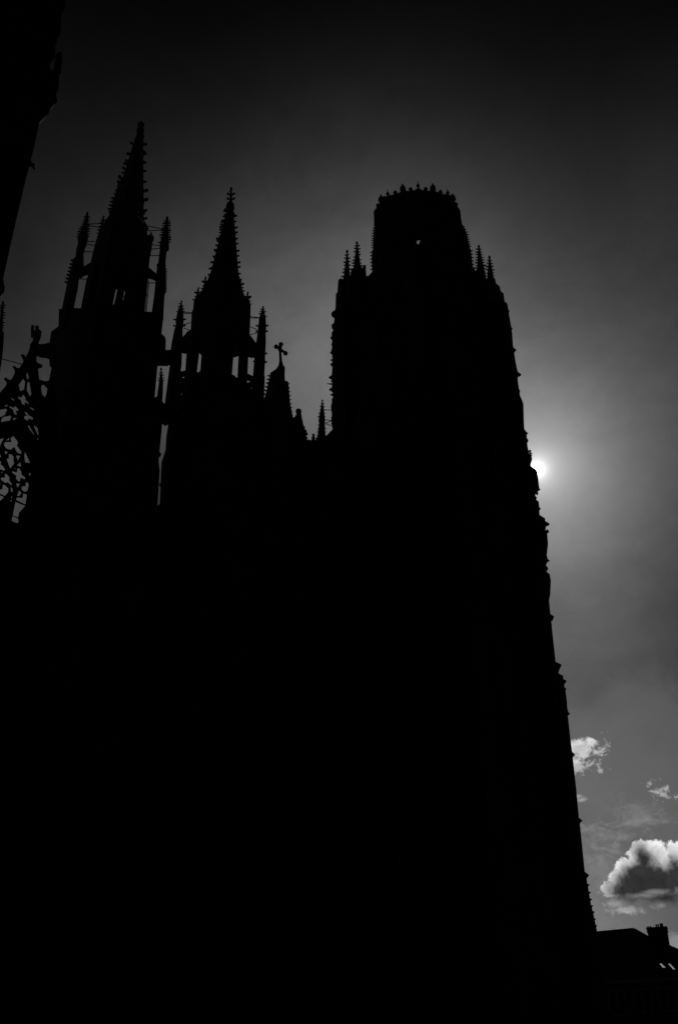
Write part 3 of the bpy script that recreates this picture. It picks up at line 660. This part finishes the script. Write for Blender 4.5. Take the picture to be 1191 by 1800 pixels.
# ---- right bell tower
YT = 58.2
b_ = .22; w_ = .30; k_ = 1 / (.7071 * (2 + b_)); raw = []
for q_ in range(4):
    for (p0, p1) in ((1 - w_, 1), (1 - w_, 1 + b_), (1, 1 + b_), (1, 1), (1 + b_, 1), (1 + b_, 1 - w_), (1, 1 - w_)):
        x, y = p0, p1
        for _ in range(q_): x, y = y, -x
        raw.append((x, y))
plan = []
for (x, y) in raw:                # (along the front, out of it) -> world
    v_ = DV * x + NV * y; plan.append((v_.x * k_, v_.y * k_))
axT = lambda py: 555 + (732 - 555) * (py + 1918) / (490 + 1918.0)
RT = [(546, 889), (564.5, 891.8), (588, 896), (590, 898.5), (593, 896.5), (600, 897.5), (622, 899), (625, 901), (628, 905), (633, 901), (649.7, 903.5), (662, 906), (669, 908), (671, 913), (673, 913), (676, 907), (682, 907.2), (708, 911), (716, 914.5), (723, 916.8), (758, 917.8), (766, 918.4), (772, 922), (774, 925.3), (777, 922.5), (786, 923),
      (797, 924), (806, 926), (812, 926.6), (816, 928.6), (819, 927.4), (830, 928.4), (834, 931), (837, 937.5), (841, 940.7), (871, 944.2), (872.5, 946.3), (875, 944.5), (877, 940.7), (882, 937), (885, 937.3), (886, 940), (891, 939), (893.5, 943), (904, 944.5), (906, 947), (910, 944.3), (922.7, 945), (923.5, 954), (931, 954.6), (933, 961.5), (936, 961.5), (938, 955.5), (945.6, 954.8), (948.6, 957.7), (968, 959.3), (988, 957.2), (994, 958.5), (997.5, 962.5), (1001, 957.5),  # edge cut back beside the sun, standing in for bloom over the stone
      (1010, 954.2), (1018, 958.4), (1020.5, 962), (1032, 964.2), (1045, 963.6), (1055, 963.3), (1067, 961.2), (1090, 963.4), (1094.5, 969.8), (1101.5, 967.5), (1103, 964.9), (1174, 972.5), (1179, 983), (1190, 978), (1197, 977.6), (1198.2, 985.5), (1206, 986), (1207, 991), (1210, 990.5), (1214, 987), (1219, 988), (1221, 991), (1225, 989.5), (1244, 992), (1255, 992.6), (1262, 994.5), (1265.5, 997.5), (1268, 993.5), (1309, 998),
      (1331, 1000.8), (1336, 1006), (1341, 1002), (1395.5, 1008), (1446, 1012.6), (1451, 1018.8), (1456, 1014.2), (1540, 1022.7), (1546, 1030.5), (1552, 1026), (1561, 1027), (1562.5, 1031.5), (1566, 1028.5), (1574.5, 1029.5), (1576, 1034), (1579, 1030.5), (1586.5, 1031.5), (1588, 1036), (1591, 1032.5), (1598, 1033.5), (1599.5, 1038), (1602, 1035), (1608.5, 1036), (1610, 1040.5), (1613, 1037.5), (1621, 1039), (1622.5, 1042), (1625, 1040), (1633, 1041.5), (1634, 1044.5), (1637, 1042.5), (1660, 1046)]
m = MB()
def left_edge(py, xr):
    q_ = 2 * axT(py) - xr
    return max(q_, 590.3 - (py - 546) * .125) if py < 592 else q_
loft(m, [(py, left_edge(py, xr), xr) for py, xr in RT], YT, plan=plan, ground=True)
def edge(py):
    for (a, b) in zip(RT, RT[1:]):
        if a[0] <= py <= b[0]: return a[1] + (b[1] - a[1]) * (py - a[0]) / max(b[0] - a[0], .01)
rr_ = []; ll_ = []
py = 548
while py < 1300:
    rr_.append((py, edge(py) - .6 + random.uniform(-.6, .5)))
    if py < 770: ll_.append((py + 2, left_edge(py, edge(py)) + .8 + random.uniform(-.5, .6)))
    py += random.choice((6, 8, 8, 11, 17))
for (py_, x_) in rr_ + ll_:
    pp_ = onY(x_, py_, YT); s_ = random.choice((1.6, 2.0, 2.6, 3.2)); m.octa(pp_, s_ * mpp(pp_), s_ * random.uniform(.8, 1.8) * mpp(pp_))
tr = part(m, 'bell_tower', 'stone', None, 'massive right bell tower with octagonal crown')
# gargoyles and set-off spurs on the right hand and left hand corners
def spur(x0, y0, x1, y1, r_=3.5, Y=YT, nm='gargoyle'):
    m = MB(); a, b = onY(x0, y0, Y), onY(x1, y1, Y); q_ = mpp(a)
    e = a.lerp(b, 1.12); u_ = Vector((0, 0, -r_ * .5 * q_))
    m.tube(a + u_, e, r_ * q_ * 1.15, 6, r_ * q_ * .34); m.octa(a.lerp(b, .8), r_ * q_ * .5, r_ * q_ * .55)
    part(m, nm, 'carved', tr)
for g_ in ((585, 674.5, 575, 674.5, 1.7), (588, 693.5, 581, 693.5, 3), (588, 590.5, 583, 590.5, 1.6), (595, 627, 583.8, 627, 2)):
    spur(*g_)
# free pinnacle standing off the corner beside the sun, and another lower down
m = MB(); loft(m, [(790.5, 929.6, 931.2), (793, 927.6, 933.4), (795, 929.4, 931.8), (799, 929.3, 932.8), (801, 928.5, 934.8), (803, 930, 933.5), (807, 929.8, 934.6), (816, 927.5, 932), (836, 926, 932)], YT, 4, crk={2: 2}, crs=2)
part(m, 'pinnacle', 'carved', tr)
m = MB(); loft(m, [(915.5, 949.4, 950.8), (918, 947, 953), (921, 948.6, 951.6), (927, 946.5, 955), (934, 947, 954)], YT, 4); part(m, 'pinnacle', 'carved', tr)
# string courses all round
for py in (560, 700):
    e_ = edge(py); m = MB()
    loft(m, [(py - 3, 2 * axT(py) - e_, e_), (py - 1, 2 * axT(py) - e_ - 1.2, e_ + 1.2), (py + 3, 2 * axT(py) - e_ - .8, e_ + .8), (py + 5, 2 * axT(py) - e_, e_)], YT, plan=plan)
    part(m, 'string_course', 'carved', tr)
# tall windows, two to a face and stage
cT = onY(axT(700), 700, YT)
for (pt, pb) in ((572, 690), (715, 930), (965, 1165), (1200, 1440)):
    z1_ = onY(axT(pt), pt, YT).z - 1.0; z0_ = onY(axT(pb), pb, YT).z + .6; e_ = edge((pt + pb) / 2)
    half = (e_ - axT((pt + pb) / 2)) * mpp(onY(axT(pt), (pt + pb) / 2, YT)) * k_
    half = (edge(pb) - axT(pb)) * mpp(onY(axT(pb), pb, YT)) * k_
    cen = Vector((cT.x, YT, 0))
    for nv, uv_ in ((NV, DV), (-DV, NV), (DV, NV)):
        if nv == -DV and pt > 800: continue
        for sg in (-1, 1):
            hh = min(z1_ - z0_, 11.0) * .8
            part(window_mb(cen + nv * (half + .0) + uv_ * sg * half * .34 + Vector((0, 0, z0_)), uv_, nv, half * .42, hh, .12, 2), 'window', 'carved', tr)
# octagonal crown, hollow and open to the sky
sqO = .62
m = MB()
for sgn in (0,):
    rowsO = [(387, 659.3, 807.5), (389, 658.8, 809), (391, 658.5, 810), (398, 658, 812), (399, 656.8, 814.5), (412, 656, 819.5), (437, 655.2, 825), (440, 653, 827), (460, 652.8, 829.5), (476, 653.6, 831), (500, 655, 833), (560, 660, 838)]
    outer = []; inner = []
    for (py, xl, xr) in rowsO:
        P = onY((xl + xr) / 2, py, YT); h = (xr - xl) / 2 * mpp(P)
        outer.append([Vector((P.x + h * a, P.y + h * b * sqO, P.z)) for a, b in plan_n(8)])
        inner.append([Vector((P.x + (h - .5) * a, P.y + (h - .7) * b * sqO, P.z)) for a, b in plan_n(8)])
    vs = [p for r_ in outer for p in r_] + [p for r_ in inner for p in r_]; fs = []; no = len(outer) * 8
    hole = (5, 5)       # lancet between these section rows in the face left of the front corner
    for k in range(len(outer) - 1):
        for i in range(8):
            j = (i + 1) % 8
            fs.append((k * 8 + i, k * 8 + j, (k + 1) * 8 + j, (k + 1) * 8 + i))
            fs.append((no + k * 8 + i, no + (k + 1) * 8 + i, no + (k + 1) * 8 + j, no + k * 8 + j))
    for i in range(8):
        j = (i + 1) % 8; fs.append((i, j, no + j, no + i)); kk = (len(outer) - 1) * 8; fs.append((kk + i, no + kk + i, no + kk + j, kk + j))
    m.add(vs, fs)
cr = part(m, 'crown_octagon', 'carved', tr, 'octagonal stone crown of the tower')
OUT, INN, Pc = outer, inner, onY(733, 366, YT)
# a lancet really cut through the wall where the sky shows
pierce([cr], [(733 + a_ * 1.5, 419.5 + b_ * 1.9) for a_, b_ in [(-2.9, -1), (-1.2, -4.8), (.6, -5.4), (2.9, -1), (3.2, 2.4), (2.0, 5.6), (-.6, 5.1), (-1.0, 1.8)]], YT - 2.6, -3.0, 14)
# parapet gablets, vertex pinnacles, finials
def lerp(a, b, t): return a + (b - a) * t
top = OUT[0]; q_ = mpp(top[0])
for k in range(8):
    a, b = top[k], top[(k + 1) % 8]
    m = MB()
    ctr = Vector((Pc.x, YT, a.z)); nb = 7
    m.tube(a + Vector((0, 0, 1.05)), b + Vector((0, 0, 1.05)), .09, 5)
    m.tube(a + Vector((0, 0, .55)), b + Vector((0, 0, .55)), .07, 5)
    for j in range(nb * 2 + 1):
        p = a.lerp(b, j / (nb * 2)); m.tube(p, p + Vector((0, 0, 1.1)), .155, 4)
    for j in range(nb):
        p = a.lerp(b, (j + .5) / nb) + Vector((0, 0, 1.1)); m.octa(p, .13, .2)
    for t_ in (.25, .75):
        p = a.lerp(b, t_) + Vector((0, 0, 1.0)); m.tube(p, p + Vector((0, 0, .25)), .15, 5, .1); m.octa(p + Vector((0, 0, .4)), .19, .24); m.octa(p + Vector((0, 0, .55)), .06, .16)
    mid = a.lerp(b, .5) + Vector((0, 0, .9))
    for sg in (-1, 1): m.tube(mid + (b - a).normalized() * sg * .8, mid + Vector((0, 0, .4)), .13, 5)
    p = mid + Vector((0, 0, .15)); m.tube(p, p + Vector((0, 0, .55)), .16, 6, .1); m.octa(p + Vector((0, 0, .72)), .25, .3); m.octa(p + Vector((0, 0, 1.08)), .08, .24)
    for kk in range(6):
        aa = kk * math.pi / 3; m.octa(p + Vector((.18 * math.cos(aa), .18 * math.sin(aa), .5)), .09, .1)
    part(m, 'parapet', 'carved', tr)
    m = MB(); tall = {6: 1.95, 5: 1.75, 7: 1.75, 4: .85, 0: .85}.get(k, 1.3)
    if k in (0, 4):
        sg_ = -1 if k == 0 else 1; p = a + Vector((sg_ * .18, 0, 0))
        m.tube(p - Vector((0, 0, .5)), p + Vector((0, 0, .8)), .34, 6, .22); m.tube(p + Vector((0, 0, .7)), p + Vector((0, 0, tall)), .16, 6, .13); m.octa(p + Vector((0, 0, tall + .12)), .26, .28); m.octa(p + Vector((0, 0, tall + .42)), .08, .2)
    else:
        m.tube(a, a + Vector((0, 0, tall * .7)), .17, 6, .11); m.octa(a + Vector((0, 0, tall * .85)), .16, .15); m.tube(a + Vector((0, 0, tall * .7)), a + Vector((0, 0, tall + .25)), .09, 5, .03)
    for (r_a, r_b, cnt) in ((3, 5, 3), (5, 6, 6), (7, 9, 6)):
        for j in range(cnt):
            v_ = plan_n(8)[k]; m.crocket(OUT[r_a][k].lerp(OUT[r_b][k], (j + .4) / cnt), (v_[0], v_[1], 0), .13)
    part(m, 'pinnacle', 'carved', tr)
for k in range(8):           # lancets of the octagon
    a, b = OUT[9][k], OUT[9][(k + 1) % 8]; mid = (a + b) / 2; ux = (b - a).normalized(); nz = Vector((ux.y, -ux.x, 0))
    if k in (4, 5): pass
    hgt = (OUT[1][k].z - OUT[9][k].z) * .75
    if (mid - Vector((Pc.x, YT, mid.z))).dot(nz) < 0: nz = -nz
    mm = MB(); pts = arch_pts(mid + nz * .05 - Vector((0, 0, .2)), ux, (b - a).length * .5, hgt * .7); mm.path(pts, .12, 5); part(mm, 'lancet_frame', 'carved', tr)
# corner turrets and pinnacles on the tower's shoulders
turs = []
def crn(rows, dY, crk, n=4, crs=3): 
    m = MB(); loft(m, rows, YT + dY, n, crk=crk, crs=crs); turs.append(part(m, 'corner_turret', 'carved', tr))
crn([(492, 594.3, 603.5), (494, 594, 606), (515, 592.5, 607), (516, 590, 608), (562, 588.5, 610)], 0, None)
crn([(439, 608.9, 610.4), (442, 607, 612.3), (445, 608.6, 611.2), (489, 603, 615.5), (491, 602, 617), (545, 601, 620)], -.3, {2: 7})
crn([(424, 626, 627.5), (427, 624.3, 629.4), (430, 625.8, 628.4), (470, 621, 634), (473, 617, 640), (492, 614, 643), (545, 612, 645)], -1.2, {2: 8})
crn([(466, 639, 642), (468, 637.5, 643), (472, 637.5, 642.6), (484, 636, 643.5), (492, 634, 644.5), (545, 632, 646)], -1.4, {3: 2})
crn([(430, 840, 841.6), (433, 838.6, 843.2), (436, 839.6, 842.4), (474, 837.5, 851), (477, 833, 852), (545, 826, 862)], -1.2, {2: 8})
crn([(449, 858.7, 860.2), (452, 856.8, 862), (455, 858.3, 861.2), (488, 855.5, 867), (490, 854, 869.5), (502, 854, 872), (503, 854, 877.3), (514, 854, 880), (516, 854, 884.5), (562, 854, 890)], -.2, {2: 6})
panel([(643, 491), (655, 478), (660, 478), (660, 560), (640, 560), (640, 500)],
      [[(653, 491), (655, 490), (655.4, 493), (653.5, 494)], [(650, 495), (654.5, 497.5), (653, 498)], [(649.8, 512), (652, 513), (651, 514.5)], [(643.8, 538), (645, 533), (648, 531), (650, 527), (651.5, 527), (651.5, 532), (653.5, 533), (653, 537), (650, 540), (646.5, 540)]],
      'Y', YT - .2, .25, 'flying_buttress', 'carved', tr, ca)
m = MB()
for (x, y) in ((832, 475), (838, 477), (845, 476), (832.5, 481)): m.octa(onY(x, y, YT - .6), .12, .22)
m.box(onY(838, 500, YT - .6), .9, .5, 1.0)
part(m, 'parapet', 'carved', tr)

# ------------------------------------------------------------------ house beyond the tower
YH = 95.0; ph = R(20); hx = Vector((math.cos(ph), -math.sin(ph), 0)); hy = Vector((math.sin(ph), math.cos(ph), 0))
H0 = onY(1053, 1731, YH); H0.z = 0
hs = empty('house', tuple(H0), 'dark low house at the lower right with hipped roof, big chimney and two pale skylights', 'house')
def HP(a, b, z): return H0 + hx * a + hy * b + Vector((0, 0, z))
def onH(px, py, b):              # point on the house's plane b metres behind its front
    d = ray(px, py); return CAM + d * ((H0 + hy * b - CAM).dot(hy) / d.dot(hy))
def ha(P): return (P - H0).dot(hx)
ze = onH(1053, 1731, 0).z; aR = 11.0
m = MB(); m.rings([[HP(-12, 0, -.2), HP(aR, 0, -.2), HP(aR, 10, -.2), HP(-12, 10, -.2)], [HP(-12, 0, ze), HP(aR, 0, ze), HP(aR, 10, ze), HP(-12, 10, ze)]])
part_h = lambda mb, n_, mt, p=None: mb.build(n_, mt, p or hs, hs)
part_h(m, 'wall', 'plaster')
Pr = onH(1113, 1634.5, 5); ar = ha(Pr); zr = Pr.z
m = MB()
e0 = [HP(-12.4, -.4, ze), HP(aR + .4, -.4, ze), HP(aR + .4, 10.4, ze), HP(-12.4, 10.4, ze)]
e1_ = [p + Vector((0, 0, .18)) for p in e0]
Pk = onH(1177, 1670.5, 5); 
rg = [HP(-12.4, 5, zr - .35), HP(ar, 5, zr), HP(ha(Pk), 5, Pk.z)]
vs = e0 + e1_ + rg
m.add(vs, [(0, 3, 2, 1), (0, 1, 5, 4), (1, 2, 6, 5), (2, 3, 7, 6), (3, 0, 4, 7), (4, 9, 8), (4, 5, 9), (5, 10, 9), (5, 6, 10), (6, 9, 10), (6, 8, 9), (6, 7, 8), (7, 4, 8)])
roof = part_h(m, 'roof', 'slate')
m = MB(); m.path([p + Vector((0, 0, .05)) for p in rg], .13, 6); part_h(m, 'ridge_tiles', 'slate', roof)
m = MB(); m.tube(HP(-12.4, -.5, ze + .08), HP(aR + .4, -.5, ze + .08), .11, 8); part_h(m, 'gutter', 'wood')
# chimney
cb = 5.0; cA = onH(1135.5, 1632, cb); cB = onH(1171, 1632, cb); a0, a1 = ha(cA), ha(cB)
zc = onH(1152, 1631, cb).z
def hbox(mb, a0, a1, b0, b1, z0, z1):
    mb.rings([[HP(a0, b0, z0), HP(a1, b0, z0), HP(a1, b1, z0), HP(a0, b1, z0)], [HP(a0, b0, z1), HP(a1, b0, z1), HP(a1, b1, z1), HP(a0, b1, z1)]])
m = MB(); hbox(m, a0 + .06, a1 - .02, cb - .5, cb + .5, ze + .5, zc - .4); hbox(m, a0, a1 + .05, cb - .56, cb + .56, zc - .4, zc - .28); hbox(m, a0 + .05, a1 + .0, cb - .5, cb + .5, zc - .28, zc - .12); hbox(m, a0 - .02, a1 + .06, cb - .58, cb + .58, zc - .12, zc)
chm = part_h(m, 'chimney', 'brick', roof)
for f_, rr2, hh in ((.08, .09, .16), (.2, .09, .16), (.5, .08, .28), (.6, .08, .28), (.72, .09, .34), (.8, .09, .34)):
    m = MB(); p = HP(a0 + (a1 - a0) * f_, cb, zc); m.tube(p, p + Vector((0, 0, hh * .8)), rr2, 8, rr2 * .8); m.tube(p + Vector((0, 0, hh * .8)), p + Vector((0, 0, hh)), rr2 * 1.15, 8); part_h(m, 'chimney_pot', 'pot', roof)
from mathutils.bvhtree import BVHTree
bvh = BVHTree.FromPolygons([v.co[:] for v in roof.data.vertices], [list(q_.vertices) for q_ in roof.data.polygons])
# skylights, propped open so that the panes mirror the bright sky behind the ridge
for poly in ([(1158, 1694), (1161.5, 1693.5), (1169, 1701), (1164, 1701)], [(1173, 1694), (1176.5, 1694), (1186, 1704), (1182, 1704)]):
    qx, qy = poly[0]; v_ = ray(qx + 4, qy + 4).normalized()
    hit = roof.data and bvh.ray_cast(CAM - hs.location, v_)[0]
    Q = (hit + hs.location if hit else onH(qx + 4, qy + 4, 1.2)) - v_ * 2.3
    n_ = (ray(1000, 735).normalized() - v_).normalized(); P = []
    for (x, y) in poly:
        d = ray(x, y); P.append(CAM + d * ((Q - CAM).dot(n_) / d.dot(n_)))
    m = MB(); m.rings([P, [p - n_ * .05 for p in P]]); part_h(m, 'skylight', 'pane', roof)
# upper windows under the eaves
for (xa, xb, ya, yb) in ((1073, 1095, 1744, 1775), (1117, 1140, 1740, 1770), (1160, 1182, 1737, 1767)):
    A_ = onH(xa, yb, 0); B_ = onH(xb, ya, 0); zb0 = A_.z - .4; zt = B_.z; aa, bb = ha(A_), ha(B_)
    m = MB(); hbox(m, aa, bb, -.06, -.02, zb0, zt); 
    wn = part_h(m, 'window', 'glass')
    m = MB()
    for (x0_, x1_, z0_, z1_) in ((aa - .1, aa, zb0 - .1, zt + .1), (bb, bb + .1, zb0 - .1, zt + .1), (aa, bb, zt, zt + .1), (aa, bb, zb0 - .1, zb0), ((aa + bb) / 2 - .04, (aa + bb) / 2 + .04, zb0, zt)):
        hbox(m, x0_, x1_, -.14, -.063, z0_, z1_)
    part_h(m, 'frame', 'wood', wn)
